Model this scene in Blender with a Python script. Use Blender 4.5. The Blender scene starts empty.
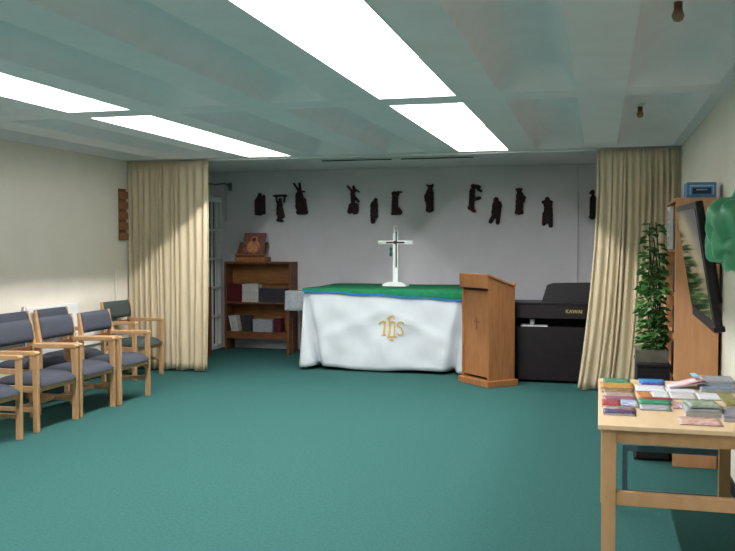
import bpy, bmesh, math, random
from mathutils import Vector, Matrix, noise
random.seed(7)
C = bpy.context.scene.collection
PI = math.pi

# ------------------------------------------------------------------ materials
MATS = {}
def mat(name, col, rough=.7, col2=None, scale=30, bump=0, bscale=200, metal=0, stretch=None, spec=.3, emit=None, detail=3, alpha=None, coords='Object'):
    if name in MATS: return MATS[name]
    m = bpy.data.materials.new(name); m.use_nodes = True
    nt = m.node_tree; b = nt.nodes['Principled BSDF']
    b.inputs['Base Color'].default_value = (*col, 1)
    b.inputs['Roughness'].default_value = rough
    b.inputs['Metallic'].default_value = metal
    b.inputs['Specular IOR Level'].default_value = spec
    tc = nt.nodes.new('ShaderNodeTexCoord'); mp = nt.nodes.new('ShaderNodeMapping')
    nt.links.new(tc.outputs[coords], mp.inputs[0])
    if stretch: mp.inputs['Scale'].default_value = stretch
    n = nt.nodes.new('ShaderNodeTexNoise'); n.inputs['Scale'].default_value = scale; n.inputs['Detail'].default_value = detail
    nt.links.new(mp.outputs[0], n.inputs['Vector'])
    c2 = col2 or tuple(c*.85 for c in col)
    r = nt.nodes.new('ShaderNodeMix'); r.data_type = 'RGBA'
    r.inputs['A'].default_value = (*col, 1); r.inputs['B'].default_value = (*c2, 1)
    k = nt.nodes.new('ShaderNodeMapRange'); k.inputs[1].default_value = .35; k.inputs[2].default_value = .65
    nt.links.new(n.outputs['Fac'], k.inputs[0]); nt.links.new(k.outputs[0], r.inputs['Factor'])
    nt.links.new(r.outputs['Result'], b.inputs['Base Color'])
    if bump:
        n2 = nt.nodes.new('ShaderNodeTexNoise'); n2.inputs['Scale'].default_value = bscale; n2.inputs['Detail'].default_value = 2
        nt.links.new(mp.outputs[0], n2.inputs['Vector'])
        bp = nt.nodes.new('ShaderNodeBump'); bp.inputs['Strength'].default_value = bump; bp.inputs['Distance'].default_value = .01
        nt.links.new(n2.outputs['Fac'], bp.inputs['Height']); nt.links.new(bp.outputs[0], b.inputs['Normal'])
    if emit:
        b.inputs['Emission Color'].default_value = (*emit[0], 1); b.inputs['Emission Strength'].default_value = emit[1]
    MATS[name] = m
    return m
carpet = mat('carpet', (.027,.096,.089), .95, (.037,.120,.111), 60, .5, 400, spec=.1)
cream = mat('cream_wall', (.79,.735,.64), .9, (.76,.705,.61), 3, .25, 60, spec=.15)
greyw = mat('grey_wall', (.74,.715,.76), .9, (.71,.685,.73), 4, .2, 80, spec=.15)
conc = mat('painted_concrete', (.87,.835,.87), .85, (.84,.805,.835), 5, .2, 90, spec=.15)
white = mat('white_paint', (.8,.81,.8), .5, (.76,.77,.76), 10)
trough = mat('luminaire_white', (.76,.76,.76), .5, (.74,.74,.74), 10)
tube = mat('fluorescent_tube', (.9,.9,.9), .4, emit=((.93,1,.98), 14))
beech = mat('beech_wood', (.53,.315,.16), .45, (.46,.265,.125), 6, .05, 40, stretch=(3,3,1))
beech_t = mat('pale_beech', (.68,.50,.31), .4, (.62,.45,.275), 5, .03, 40, stretch=(4,1,4))
oak = mat('oak_lectern', (.36,.155,.058), .4, (.285,.115,.042), 7, .05, 40, stretch=(5,5,.6))
dkwood = mat('brown_wood', (.19,.072,.028), .5, (.135,.05,.02), 7, .05, 40, stretch=(1,5,5))
orwood = mat('orange_pine', (.55,.28,.135), .5, (.49,.24,.11), 6, .05, 40, stretch=(5,5,.6))
fabric = mat('blue_grey_fabric', (.088,.094,.118), .95, (.062,.068,.088), 250, .4, 500, spec=.1)
fabric2 = mat('green_grey_fabric', (.085,.105,.10), .95, (.06,.078,.075), 250, .4, 500, spec=.1)
curt = mat('cream_curtain', (.66,.55,.385), .9, (.61,.505,.345), 8, .06, 300, stretch=(4,4,.5), spec=.1)
clothw = mat('white_cloth', (.57,.605,.64), .85, (.54,.575,.61), 6, .1, 300, spec=.15)
lace = mat('white_lace', (.72,.78,.79), .9, (.5,.55,.56), 60)
greenc = mat('green_cloth', (.016,.18,.078), .85, (.012,.145,.062), 20, .1, 300, spec=.15)
bluec = mat('blue_trim', (.015,.17,.42), .7)
gold = mat('gold_thread', (.62,.40,.10), .5, (.50,.34,.12), 80)
blk = mat('black_satin', (.012,.008,.010), .38, (.016,.011,.013), 8)
blk2 = mat('black_matte', (.010,.009,.011), .7)
dkbrown = mat('dark_bronze', (.045,.020,.026), .75, (.034,.015,.020), 30, .3, 60)
leafm = mat('ivy_leaf', (.05,.15,.032), .5, (.085,.23,.05), 5, spec=.4)
stemm = mat('plant_stem', (.05,.06,.02), .8)
potm = mat('grey_pot', (.13,.12,.095), .8, (.10,.09,.07), 20)
steel = mat('grey_metal', (.35,.37,.40), .35, metal=.8)
bluegrey = mat('blue_grey_paint', (.08,.15,.18), .5)
bagm = mat('green_plastic', (.07,.30,.15), .28, (.11,.40,.22), 6, .6, 9, spec=.5)
bluebox = mat('blue_card', (.06,.16,.34), .5, (.08,.2,.4), 20)
glassd = mat('dark_pane', (.045,.055,.06), .6, (.06,.07,.075), 3, spec=.2)
scr = mat('screen_gloss', (.012,.013,.016), .06, (.012,.013,.016), 5, spec=1); scr.node_tree.nodes['Principled BSDF'].inputs['IOR'].default_value = 1.9
paper = mat('white_paper', (.72,.74,.76), .7, (.66,.68,.71), 30)
crosswhite = mat('white_enamel', (.86,.88,.88), .35, (.84,.86,.86), 10)
keyw = mat('off_white_plastic', (.6,.62,.62), .4)

# ------------------------------------------------------------------ mesh helpers
def NB(): return bmesh.new()
def box(bm, x0, x1, y0, y1, z0, z1, M=None, bev=0):
    r = bmesh.ops.create_cube(bm, size=1)
    vs = r['verts']
    for v in vs:
        v.co = Vector((x0+(v.co.x+.5)*(x1-x0), y0+(v.co.y+.5)*(y1-y0), z0+(v.co.z+.5)*(z1-z0)))
    if bev:
        es = list({e for v in vs for e in v.link_edges})
        rr = bmesh.ops.bevel(bm, geom=es, offset=bev, segments=2, affect='EDGES', profile=.6)
        vs = list({v for f in rr['faces'] for v in f.verts} | {v for v in vs if v.is_valid})
    if M is not None:
        for v in vs: v.co = M @ v.co
    return bm
def prism(bm, pts, axis, a0, a1, M=None):
    """polygon pts (u,v) extruded along axis ('x': u=y,v=z; 'y': u=x,v=z; 'z': u=x,v=y)"""
    def P(u, v, a): return {'x': (a,u,v), 'y': (u,a,v), 'z': (u,v,a)}[axis]
    A = [bm.verts.new(P(u,v,a0)) for u,v in pts]; B = [bm.verts.new(P(u,v,a1)) for u,v in pts]
    n = len(pts)
    bm.faces.new(A); bm.faces.new(B[::-1])
    for i in range(n): bm.faces.new((A[i], B[i], B[(i+1)%n], A[(i+1)%n]))
    bmesh.ops.recalc_face_normals(bm, faces=bm.faces)
    if M is not None:
        for v in A+B: v.co = M @ v.co
    return bm
def tubep(bm, pts, r, seg=10, radii=None):
    pts = [Vector(p) for p in pts]; rings = []
    for i, p in enumerate(pts):
        t = (pts[min(i+1,len(pts)-1)] - pts[max(i-1,0)]).normalized()
        u = t.orthogonal().normalized() if abs(t.z) > .9 else t.cross(Vector((0,0,1))).normalized()
        w = t.cross(u); rr = radii[i] if radii else r
        rings.append([bm.verts.new(p + (u*math.cos(a*2*PI/seg) + w*math.sin(a*2*PI/seg))*rr) for a in range(seg)])
    for a, b in zip(rings, rings[1:]):
        for i in range(seg): bm.faces.new((a[i], a[(i+1)%seg], b[(i+1)%seg], b[i]))
    bm.faces.new(rings[0][::-1]); bm.faces.new(rings[-1])
    bmesh.ops.recalc_face_normals(bm, faces=bm.faces)
    return bm
def lathe(bm, prof, c=(0,0,0), seg=24):
    rings = [[bm.verts.new((c[0]+r*math.cos(a*2*PI/seg), c[1]+r*math.sin(a*2*PI/seg), c[2]+z)) for a in range(seg)] for r, z in prof]
    for a, b in zip(rings, rings[1:]):
        for i in range(seg): bm.faces.new((a[i], a[(i+1)%seg], b[(i+1)%seg], b[i]))
    bm.faces.new(rings[0][::-1]); bm.faces.new(rings[-1])
    bmesh.ops.recalc_face_normals(bm, faces=bm.faces)
    return bm
def obj(name, bm, m, parent=None, smooth=False):
    me = bpy.data.meshes.new(name); bm.to_mesh(me); bm.free()
    if smooth:
        for p in me.polygons: p.use_smooth = True
    o = bpy.data.objects.new(name, me); C.objects.link(o)
    for mm in (m if isinstance(m, (list, tuple)) else [m]): me.materials.append(mm)
    if parent: o.parent = parent
    return o
def tag(o, label, cat, group=None):
    o['label'] = label; o['category'] = cat
    if group: o['group'] = group
    return o
def thing(name, label, cat, loc=(0,0,0), rz=0, group=None):
    o = bpy.data.objects.new(name, None); C.objects.link(o)
    o.location = loc; o.rotation_euler = (0,0,rz); o.empty_display_size = .05
    return tag(o, label, cat, group)
def struct(name, bm, m, parent=None, smooth=False):
    o = obj(name, bm, m, parent, smooth)
    if not parent: o['kind'] = 'structure'
    return o
def dup(root, loc, rz, label, group=None):
    r = root.copy(); C.objects.link(r); r.location = loc; r.rotation_euler = (0,0,rz); r['label'] = label
    if group: r['group'] = group
    for ch in list(root.children):
        c = ch.copy(); C.objects.link(c); c.parent = r
        for g in list(ch.children):
            d = g.copy(); C.objects.link(d); d.parent = c
    return r

# ------------------------------------------------------------------ camera
H = 1.535; F = 880.0; YAW = math.atan(232/F); PIT = math.atan(32.5*math.cos(YAW)/F)
cam = bpy.data.cameras.new('camera'); co = bpy.data.objects.new('camera', cam); C.objects.link(co)
co.location = (0,0,H); co.rotation_euler = (PI/2-PIT, 0, YAW)
cam.sensor_width = 36; cam.lens = F/735*36; cam.clip_start = .05
bpy.context.scene.camera = co
def ray(px, py):
    X = (px-367.5)/F; Y = -(py-275.5)/F
    return (Vector((-math.sin(YAW)*math.cos(PIT), math.cos(YAW)*math.cos(PIT), -math.sin(PIT)))
          + X*Vector((math.cos(YAW), math.sin(YAW), 0)) + Y*Vector((-math.sin(YAW)*math.sin(PIT), math.cos(YAW)*math.sin(PIT), math.cos(PIT))))
def at_y(px, py, y): d = ray(px, py); t = y/d.y; return Vector((d.x*t, y, H+d.z*t))
def at_z(px, py, z): d = ray(px, py); t = (z-H)/d.z; return Vector((d.x*t, d.y*t, z))

# ------------------------------------------------------------------ room
XL, XR, YB, YF = -5.58, .81, 12.12, -1.6     # left wall, right wall, back wall, rear wall
ZS, ZR, ZA = 2.55, 2.73, 2.60                 # soffit, coffer recess, alcove ceiling
struct('floor', box(NB(), XL-.1, XR+.1, YF-.1, YB+.1, -.08, 0), carpet)
struct('wall_left', box(NB(), XL-.15, XL, YF-.1, YB+.1, 0, 2.95), cream)
struct('wall_right', box(NB(), XR, XR+.15, YF-.1, YB+.1, 0, 2.95), cream)
struct('wall_back', box(NB(), XL, XR, YB, YB+.15, 0, 2.95), greyw)
struct('wall_rear', box(NB(), XL, XR, YF-.15, YF, 0, 2.95), cream)

# waffle ceiling: soffit grid with sloping coffers
TR = [(-1.50,-.955), (-3.965,-3.43)]
xs = [(-5.10+.02-.42, -5.08), (-4.72,-4.25), TR[1], (-3.17,-2.63), (-2.32,-1.84), TR[0], (-.66,-.16), (.16,.72)]
xs[0] = (XL+.02, -5.09)
ys = [(-1.2,2.33), (2.66,6.00), (6.30,9.60)]
bm = NB()
def quad(bm, a, b, c, d): return bm.faces.new([bm.verts.new(p) for p in (a,b,c,d)])
xe = sorted({XL, XR, *[v for p in xs for v in p]}); ye = sorted({YF, 9.80, *[v for p in ys for v in p]})
for i in range(len(xe)-1):
    for j in range(len(ye)-1):
        x0, x1, y0, y1 = xe[i], xe[i+1], ye[j], ye[j+1]
        cell = (x0,x1) in xs and (y0,y1) in ys
        if not cell:
            quad(bm, (x0,y0,ZS), (x0,y1,ZS), (x1,y1,ZS), (x1,y0,ZS)); continue
        light = (x0,x1) in TR
        if light:
            zr = ZS+.32
            a = [(x0,y0,ZS),(x0,y1,ZS),(x1,y1,ZS),(x1,y0,ZS)]; b = [(x,y,zr) for x,y,z in a]
            for k in range(4): quad(bm, a[k], b[k], b[(k+1)%4], a[(k+1)%4])
            quad(bm, *b); continue
        # smooth moulded dome: steep at the rim, rounding over into a flat crown
        wx, wy, dm = x1-x0, y1-y0, ZR-ZS
        tx = [0,.02,.06,.12,.2,.3,.4,.5]; tx = [v*wx for v in tx] + [wx-v*wx for v in tx[-2::-1]]
        ty = [0,.01,.03,.06,.1,.16,.24,.34,.5,.9]; ty = ty + [wy-v for v in ty[::-1]]
        def hz(dx, dy):
            f = lambda d, w: 1-(1-min(1,d/w))**3
            return dm*f(min(dx,wx-dx), wx*.5)**.9*f(min(dy,wy-dy), .45)**.9
        gv = [[bm.verts.new((x0+a_, y0+b_, ZS+hz(a_,b_))) for b_ in ty] for a_ in tx]
        for p_ in range(len(tx)-1):
            for q_ in range(len(ty)-1):
                f_ = bm.faces.new((gv[p_][q_],gv[p_][q_+1],gv[p_+1][q_+1],gv[p_+1][q_])); f_.smooth = True
quad(bm, (XL,9.80,ZS), (XL,9.80,ZA), (XR,9.80,ZA), (XR,9.80,ZS))
quad(bm, (XL,9.80,ZA), (XL,YB,ZA), (XR,YB,ZA), (XR,9.80,ZA))
quad(bm, (XL-.1,YF-.1,3), (XR+.1,YF-.1,3), (XR+.1,YB+.1,3), (XL-.1,YB+.1,3))
bmesh.ops.remove_doubles(bm, verts=bm.verts, dist=.0005)
bmesh.ops.recalc_face_normals(bm, faces=bm.faces)
struct('ceiling', bm, conc)
# curtain header line and the pipe boxes
tag(obj('curtain_track', box(NB(), XL+.005, XR-.005, 9.72, 9.76, ZS-.022, ZS-.001, bev=.003), white), 'thin white curtain track running across the ceiling before the altar alcove', 'curtain track')
struct('trim_1', box(NB(), XL, XL+.035, 4.0, 9.3, .40, .56, bev=.006), white)
struct('baseboard_left', box(NB(), XL, XL+.015, YF, YB, 0, .10), blk2)
struct('baseboard_right', box(NB(), XR-.015, XR, YF, YB, 0, .08), blk2)
tag(obj('wall_pipe', tubep(NB(), [(-.29,12.1,.02),(-.29,12.1,ZA-.01)], .012), greyw), 'thin vertical grey pipe on the alcove back wall above the piano', 'pipe')
tag(obj('wall_conduit', tubep(NB(), [(XL+.016,9.36,.1),(XL+.016,9.36,1.25)], .012), cream), 'thin vertical conduit on the cream left wall near the curtain', 'pipe')

# door in the left alcove wall: white glazed grid
dr = thing('door_1', '', ''); del dr['label']; del dr['category']; dr['kind'] = 'structure'
obj('door_frame', (lambda b: (box(b,XL+.0,XL+.15,10.9,10.97,0,2.22), box(b,XL,XL+.16,12.04,12.10,0,2.22), box(b,XL,XL+.16,10.97,12.04,2.15,2.22), box(b,XL,XL+.16,10.97,12.04,0,.06))[0])(NB()), white, dr)
obj('door_glass', box(NB(), XL+.08, XL+.09, 10.97,12.04,.06,2.15), glassd, dr)
b = NB()
for k in range(1,8): box(b, XL+.13, XL+.155, 10.97+k*.134-.018, 10.97+k*.134+.018, .06, 2.15)
for z in (.48,.90,1.32,1.74): box(b, XL+.13, XL+.158, 10.97, 12.04, z-.018, z+.018)
obj('door_grille', b, white, dr)

# ------------------------------------------------------------------ luminaires
names = {0: 'right hand row', 1: 'left hand row'}
for ti, (x0, x1) in enumerate(TR):
    for yi, (y0, y1) in enumerate(ys):
        place = ['behind the viewer', 'nearer the camera', 'farther, by the curtain track'][yi]
        t = thing('ceiling_light', f'long bright recessed fluorescent ceiling light, {names[ti]}, panel {place}', 'ceiling light', (0,0,0), 0, 'recessed fluorescent ceiling lights')
        b = NB(); e = .004
        # open reflector tray
        x0i, x1i, y0i, y1i = x0+e, x1-e, y0+e, y1-e; zt = ZS+.30
        a = [(x0i,y0i,ZS-.004),(x0i,y1i,ZS-.004),(x1i,y1i,ZS-.004),(x1i,y0i,ZS-.004)]
        c = [(p[0],p[1],zt) for p in a]
        for k in range(4): quad(b, a[k], c[k], c[(k+1)%4], a[(k+1)%4])
        quad(b, *c)
        bmesh.ops.remove_doubles(b, verts=b.verts, dist=.0005); bmesh.ops.recalc_face_normals(b, faces=b.faces)
        tr = obj('reflector_tray', b, trough, t)
        xc = (x0+x1)/2
        obj('fluorescent_tube', tubep(NB(), [(xc,y0+.06,ZS+.262),(xc,y1-.06,ZS+.262)], .02, 12), tube, tr, True)
        ld = bpy.data.lights.new('lamp_light', 'AREA'); ld.shape = 'RECTANGLE'; ld.size = .04; ld.size_y = y1-y0-.14
        ld.energy = LAMP = 98 if yi else 70; ld.color = (1.0,.985,.965)
        lo = bpy.data.objects.new('lamp_light', ld); C.objects.link(lo); lo.location = (xc,(y0+y1)/2,ZS+.235); lo.parent = t

# unlit batten on the alcove ceiling
t = thing('ceiling_batten', 'slim unlit white strip fitting on the alcove ceiling above the altar', 'ceiling fitting')
obj('housing', box(NB(), -3.44,-1.43,10.66,10.76,ZA-.03,ZA-.001,bev=.006), conc, t)
b = NB(); [box(b, x, x+.9, 10.652, 10.66, ZA-.022, ZA-.010) for x in (-3.40,-2.38)]
obj('slot', b, blk2, t)

# bulb holders
for px, py, z, wd in ((678,22,2.60,'nearer the camera'), (640,118,2.60,'farther, by the right curtain')):
    p = at_z(px, py, z)
    t = thing('bulb_holder', f'small brown bare bulb holder under the right ceiling coffer, {wd}', 'bulb holder', (p.x,p.y,0), 0, 'bulb holders in the coffers')
    obj('ceiling_rose', lathe(NB(), [(.045,ZR-.001),(.045,ZR-.02),(.02,ZR-.035)][::-1]), white, t, True)
    hl = obj('holder', lathe(NB(), [(.016,ZR-.11),(.02,ZR-.08),(.02,ZR-.034)]), dkwood, t, True)
    obj('bulb', lathe(NB(), [(.004,2.600),(.022,2.607),(.03,2.63),(.022,2.655),(.014,ZR-.108)]), mat('amber_glass',(.35,.2,.12),.3), hl, True)

# ------------------------------------------------------------------ curtains
def curtain(name, top, bot, z0, z1, y, npl, amp, label, seed, sweep=0):
    rnd = random.Random(seed); b = NB(); N = npl*10; R = 26
    ph = [0]; 
    ws = [rnd.uniform(.5,1.7) for _ in range(npl)]; S = sum(ws)
    us = []; acc = 0
    for w in ws:
        for k in range(10): us.append((acc+w*k/10)/S)
        acc += w
    us.append(1)
    amps = [rnd.uniform(.6,1.25) for _ in range(npl+1)]
    rows = []
    for r in range(R+1):
        f = r/R                                     # 0 top
        row = []
        for i, u in enumerate(us):
            g = f**2.2; x = top[0]*(1-g)+bot[0]*g + u*((top[1]-top[0])*(1-g)+(bot[1]-bot[0])*g)
            a = amp*amps[min(i//10,npl)]*(.35+.65*min(1,f*7)) * (1+.25*math.sin(5*f+i*.05+seed))
            yy = y - a*math.sin(i*2*PI/10 + .4*math.sin(3*f+i*.13))
            if f < .035: yy = y - amp*.35*math.sin(i*2*PI/5)
            x += .008*math.sin(7*f+i*.3)*f; yy -= sweep*g*(1-u)**2
            zz = z1 + (z0-z1)*f + (.012*math.sin(i*.21+seed) if r == R else 0)
            row.append(b.verts.new((x,yy,zz)))
        rows.append(row)
    for a, c in zip(rows, rows[1:]):
        for i in range(len(a)-1): b.faces.new((a[i],a[i+1],c[i+1],c[i]))
    o = obj(name, b, curt, None, True)
    s = o.modifiers.new('solid','SOLIDIFY'); s.thickness = .004
    return tag(o, label, 'curtain', 'alcove curtains')
curtain('curtain', (-5.565,-4.50), (-5.53,-4.52), .02, ZS-.02, 9.66, 14, .022, 'cream floor length curtain gathered at the left of the altar alcove, behind the chairs', 3)
curtain('curtain', (-.03,.79), (-.215,.77), .02, ZS-.02, 9.64, 14, .028, 'cream floor length curtain gathered at the right beside the black piano and plant', 8, .22)

# ------------------------------------------------------------------ chairs
def make_chair(label, fab):
    # front faces +x, front legs at x=0, width along y
    t = thing('armchair', label, 'chair')
    W = .275
    def lg(s, front):
        b = NB()
        if front:
            box(b, -.045, 0, s*W-.019, s*W+.019, 0, .64, bev=.006)
        else:
            pr = [(-.465,0),(-.43,0),(-.412,.42),(-.412,.66),(-.452,.875),(-.468,.870),(-.452,.64),(-.452,.42)]
            y0, y1 = s*(W-.012)-.017, s*(W-.012)+.017
            prism(b, pr, 'y', y0, y1)
        return b
    for s in (-1,1):
        obj('front_leg', lg(s,True), beech, t); obj('back_leg', lg(s,False), beech, t)
        # arm: flat rail with a rounded front
        b = NB(); prism(b, [(-.47,.615),(-.2,.622),(0,.630),(.006,.650),(-.012,.664),(-.2,.662),(-.47,.655)], 'y', s*W-.030, s*W+.024)
        bmesh.ops.bevel(b, geom=list(b.edges), offset=.004, segments=1, affect='EDGES')
        obj('armrest', b, beech, t)
        obj('side_rail', box(NB(), -.43,-.044, s*W-.012, s*W+.012, .325,.375, bev=.003), beech, t)
        obj('side_stretcher', box(NB(), -.44,-.044, s*W-.011, s*W+.011, .165,.200, bev=.003), beech, t)
    obj('front_rail', box(NB(), -.040,-.016, -W+.018, W-.018, .325,.375, bev=.003), beech, t)
    obj('cross_stretcher', box(NB(), -.25,-.22, -W+.01, W-.01, .168,.197, bev=.003), beech, t)
    obj('back_rail', box(NB(), -.445,-.425, -W+.03, W-.03, .60,.64, bev=.003), dkwood, t)
    # seat cushion
    b = NB(); n = 12
    top = []; bot = []
    for i in range(n+1):
        rt = []; rb = []
        for j in range(n+1):
            u = i/n; v = j/n*2-1
            x = -.435+.450*u; y = v*(W-.026)
            ed = min(1, 5*min(u,1-u)); ev = min(1, 6*(1-abs(v)))
            zt = .395 + .045*(ed**.5)*(ev**.5 if ev > 0 else 0) + .006*math.sin(u*PI)
            if u > .85: zt -= .02*((u-.85)/.15)**2; x += .012*(1-v*v)
            rt.append(b.verts.new((x,y,zt))); rb.append(b.verts.new((x,y,.374)))
        top.append(rt); bot.append(rb)
    for i in range(n):
        for j in range(n):
            b.faces.new((top[i][j],top[i+1][j],top[i+1][j+1],top[i][j+1]))
            b.faces.new((bot[i][j],bot[i][j+1],bot[i+1][j+1],bot[i+1][j]))
    for k in range(n):
        b.faces.new((top[k][0],bot[k][0],bot[k+1][0],top[k+1][0])); b.faces.new((top[k][n],top[k+1][n],bot[k+1][n],bot[k][n]))
        b.faces.new((top[0][k],top[0][k+1],bot[0][k+1],bot[0][k])); b.faces.new((top[n][k],bot[n][k],bot[n][k+1],top[n][k+1]))
    bmesh.ops.recalc_face_normals(b, faces=b.faces)
    obj('seat', b, fab, t, True)
    # backrest cushion, slightly curved, between the posts
    b = NB(); n = 10; fr = []; bk = []
    for i in range(n+1):
        v = i/n*2-1; A = []; B = []
        for j in range(7):
            w = j/6; z = .675+.195*w; xb = -.425 - .038*w - .010*(1-v*v)
            th = .020*math.sqrt(max(0,1-(2*w-1)**4))+.006
            A.append(b.verts.new((xb+th, v*(W-.030), z))); B.append(b.verts.new((xb-th, v*(W-.030), z)))
        fr.append(A); bk.append(B)
    for i in range(n):
        for j in range(6):
            b.faces.new((fr[i][j],fr[i+1][j],fr[i+1][j+1],fr[i][j+1])); b.faces.new((bk[i][j],bk[i][j+1],bk[i+1][j+1],bk[i+1][j]))
        b.faces.new((fr[i][0],bk[i][0],bk[i+1][0],fr[i+1][0])); b.faces.new((fr[i][6],fr[i+1][6],bk[i+1][6],bk[i][6]))
    for i in (0,n):
        for j in range(6): b.faces.new((fr[i][j],fr[i][j+1],bk[i][j+1],bk[i][j]))
    bmesh.ops.recalc_face_normals(b, faces=b.faces)
    obj('backrest', b, fab, t, True)
    return t
G1, G2 = 'front row of armchairs', 'wall row of armchairs'
c0 = make_chair('beech armchair with blue-grey seat, farthest of the front row', fabric)
c0.location = (-4.39,7.735,0); c0['group'] = G1
dup(c0, (-4.41,7.105,0), 0, 'beech armchair with blue-grey seat, second from the far end of the front row', G1)
dup(c0, (-4.40,6.475,0), 0, 'beech armchair with blue-grey seat, third from the far end of the front row', G1)
dup(c0, (-4.37,5.665,0), 0, 'beech armchair cut off by the left picture edge, nearest of the front row', G1)
dup(c0, (-5.03,7.96,0), 0, 'blue-grey armchair against the wall before the radiator, behind the far front-row chair', G2)
dup(c0, (-5.03,7.30,0), 0, 'blue-grey armchair against the wall at the left picture edge, mostly hidden behind the front row', G2)
c1 = make_chair('beech armchair with dark green-grey seat standing alone beside the left curtain', fabric2)
c1.location = (-5.00,9.13,0); c1.rotation_euler = (0,0,math.radians(-4)); c1['group'] = G2

# radiator with valve
t = thing('radiator', 'white panel radiator on the left wall behind the chairs', 'radiator')
b = NB(); box(b, XL+.02,XL+.05,7.62,8.52,.36,.895,bev=.006)
box(b, XL+.048,XL+.053,7.66,8.48,.40,.86,bev=.002)
obj('panel', b, white, t)
obj('mounting_bracket', box(NB(), XL,XL+.021,7.8,7.84,.5,.8), white, t); obj('mounting_bracket', box(NB(), XL,XL+.021,8.3,8.34,.5,.8), white, t)
vv_ = obj('valve', lathe(NB(), [(.012,.74),(.012,.80),(.024,.81),(.027,.87),(.022,.905),(.008,.912)], (XL+.052,7.57,0)), steel, t, True)
obj('pipe', tubep(NB(), [(XL+.052,7.57,.745),(XL+.052,7.57,0)], .009), steel, vv_)

# wooden rack on left wall
t = thing('wall_rack', 'small wooden slatted board hung on the left wall beside the curtain', 'wall rack')
obj('back_board', box(NB(), XL+.001,XL+.015,9.45,9.61,1.58,2.20,bev=.003), dkwood, t)
for k in range(5): obj('ledge', box(NB(), XL+.015,XL+.045,9.45,9.61,1.585+k*.124,1.585+k*.124+.085,bev=.003), mat('mid_brown_wood',(.30,.13,.055),.5), t)

# ------------------------------------------------------------------ low bookcase
BX0, BX1, BY0, BY1 = -5.26, -4.24, 11.80, 12.10
t = thing('bookcase', 'low dark brown two-shelf wooden bookcase standing against the alcove back wall', 'bookcase')
obj('side_panel', box(NB(), BX0,BX0+.03,BY0,BY1,0,1.28,bev=.003), dkwood, t)
obj('side_panel', box(NB(), BX1-.03,BX1,BY0,BY1,0,1.28,bev=.003), dkwood, t)
obj('top_board', box(NB(), BX0+.03,BX1-.03,BY0,BY1,1.255,1.28), dkwood, t)
obj('back_panel', box(NB(), BX0+.03,BX1-.03,BY1-.012,BY1,.24,1.255), mat('brown_panel',(.26,.11,.035),.5,(.2,.08,.025),7,stretch=(1,5,5)), t)
obj('front_panel', box(NB(), BX0+.03,BX1-.03,BY1-.06,BY1-.04,.96,1.255), mat('brown_panel',(.26,.11,.035)), t)
obj('shelf', box(NB(), BX0+.03,BX1-.03,BY0+.005,BY1-.012,.675,.70), dkwood, t)
obj('shelf', box(NB(), BX0+.03,BX1-.03,BY0+.005,BY1-.012,.245,.27), dkwood, t)
obj('apron', box(NB(), BX0+.03,BX1-.03,BY0+.01,BY0+.03,.17,.245), dkwood, t)
def book(x0, x1, y0, y1, z0, z1, m, label, grp, tilt=0, facing='y', parent=None):
    """book: cover shell with a page block, spine toward -y ('y') or -x ('x')"""
    cx, cy = (x0+x1)/2, (y0+y1)/2
    t = thing('book', label, 'book', (cx,cy,z0), 0, grp)
    hx, hy, h = (x1-x0)/2, (y1-y0)/2, z1-z0
    b = NB(); c = .0025
    if facing == 'y':
        box(b,-hx,hx,-hy,-hy+c,0,h); box(b,-hx,-hx+c,-hy,hy,0,h); box(b,hx-c,hx,-hy,hy,0,h)
        p = box(NB(),-hx+c,hx-c,-hy+c,hy-.004,.003,h-.003)
    else:
        box(b,-hx,-hx+c,-hy,hy,0,h); box(b,-hx,hx,-hy,-hy+c,0,h); box(b,-hx,hx,hy-c,hy,0,h)
        p = box(NB(),-hx+c,hx-.004,-hy+c,hy-c,.003,h-.003)
    obj('cover', b, m, t); obj('pages', p, paper, t)
    if tilt: t.rotation_euler = (0,tilt,0) if facing == 'y' else (tilt,0,0)
    return t
maroon = mat('maroon_cover',(.11,.012,.022),.5); lite = mat('pale_cover',(.60,.58,.54),.6); dgrey = mat('charcoal_cover',(.045,.043,.055),.6)
x = BX0+.055
for k in range(6): book(x,x+.034,BY0+.02,BY0+.18,.70,.945,maroon,'maroon book in the row at the left of the upper shelf','maroon books on the upper shelf'); x += .036
for k in range(5): book(x,x+.048,BY0+.02,BY0+.18,.70,.955+.008*(k%2),lite,'white book in the middle of the upper bookcase shelf','white books on the upper shelf'); x += .050
for k in range(10): book(x,x+.038,BY0+.03,BY0+.18,.70,.90,dgrey,'charcoal book in the row at the right of the upper shelf','charcoal books on the upper shelf'); x += .041
x = BX0+.10
for k in range(3): book(x,x+.034,BY0+.02,BY0+.17,.274,.50,mat('pale_blue_cover',(.5,.55,.58),.6) if k==1 else lite, ['leftmost leaning white book on the lower shelf','pale blue leaning book on the lower shelf','white leaning book touching the dark books, lower shelf'][k],'leaning books on the lower shelf',-.22); x += .040
x += .045
for k in range(4): book(x,x+.032,BY0+.03,BY0+.18,.272,.50,dgrey,'dark grey book on the lower shelf between white books and grey box','dark books on the lower shelf',-.10); x += .036
x += .02
t = thing('box_file', 'light grey cardboard box lying on the lower bookcase shelf', 'box', (x+.15,BY0+.11,.27))
obj('body', box(NB(),-.15,.15,-.08,.08,0,.16,bev=.004), mat('grey_card',(.30,.31,.36),.7), t); obj('lid', box(NB(),-.153,.153,-.083,.083,.155,.178,bev=.004), mat('grey_card',(.3,.31,.36)), t)
x += .32
for k in range(3): book(x,x+.034,BY0+.03,BY0+.17,.27,.475,maroon,'maroon book at the right end of the lower shelf','maroon books on the lower shelf'); x += .036

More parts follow.
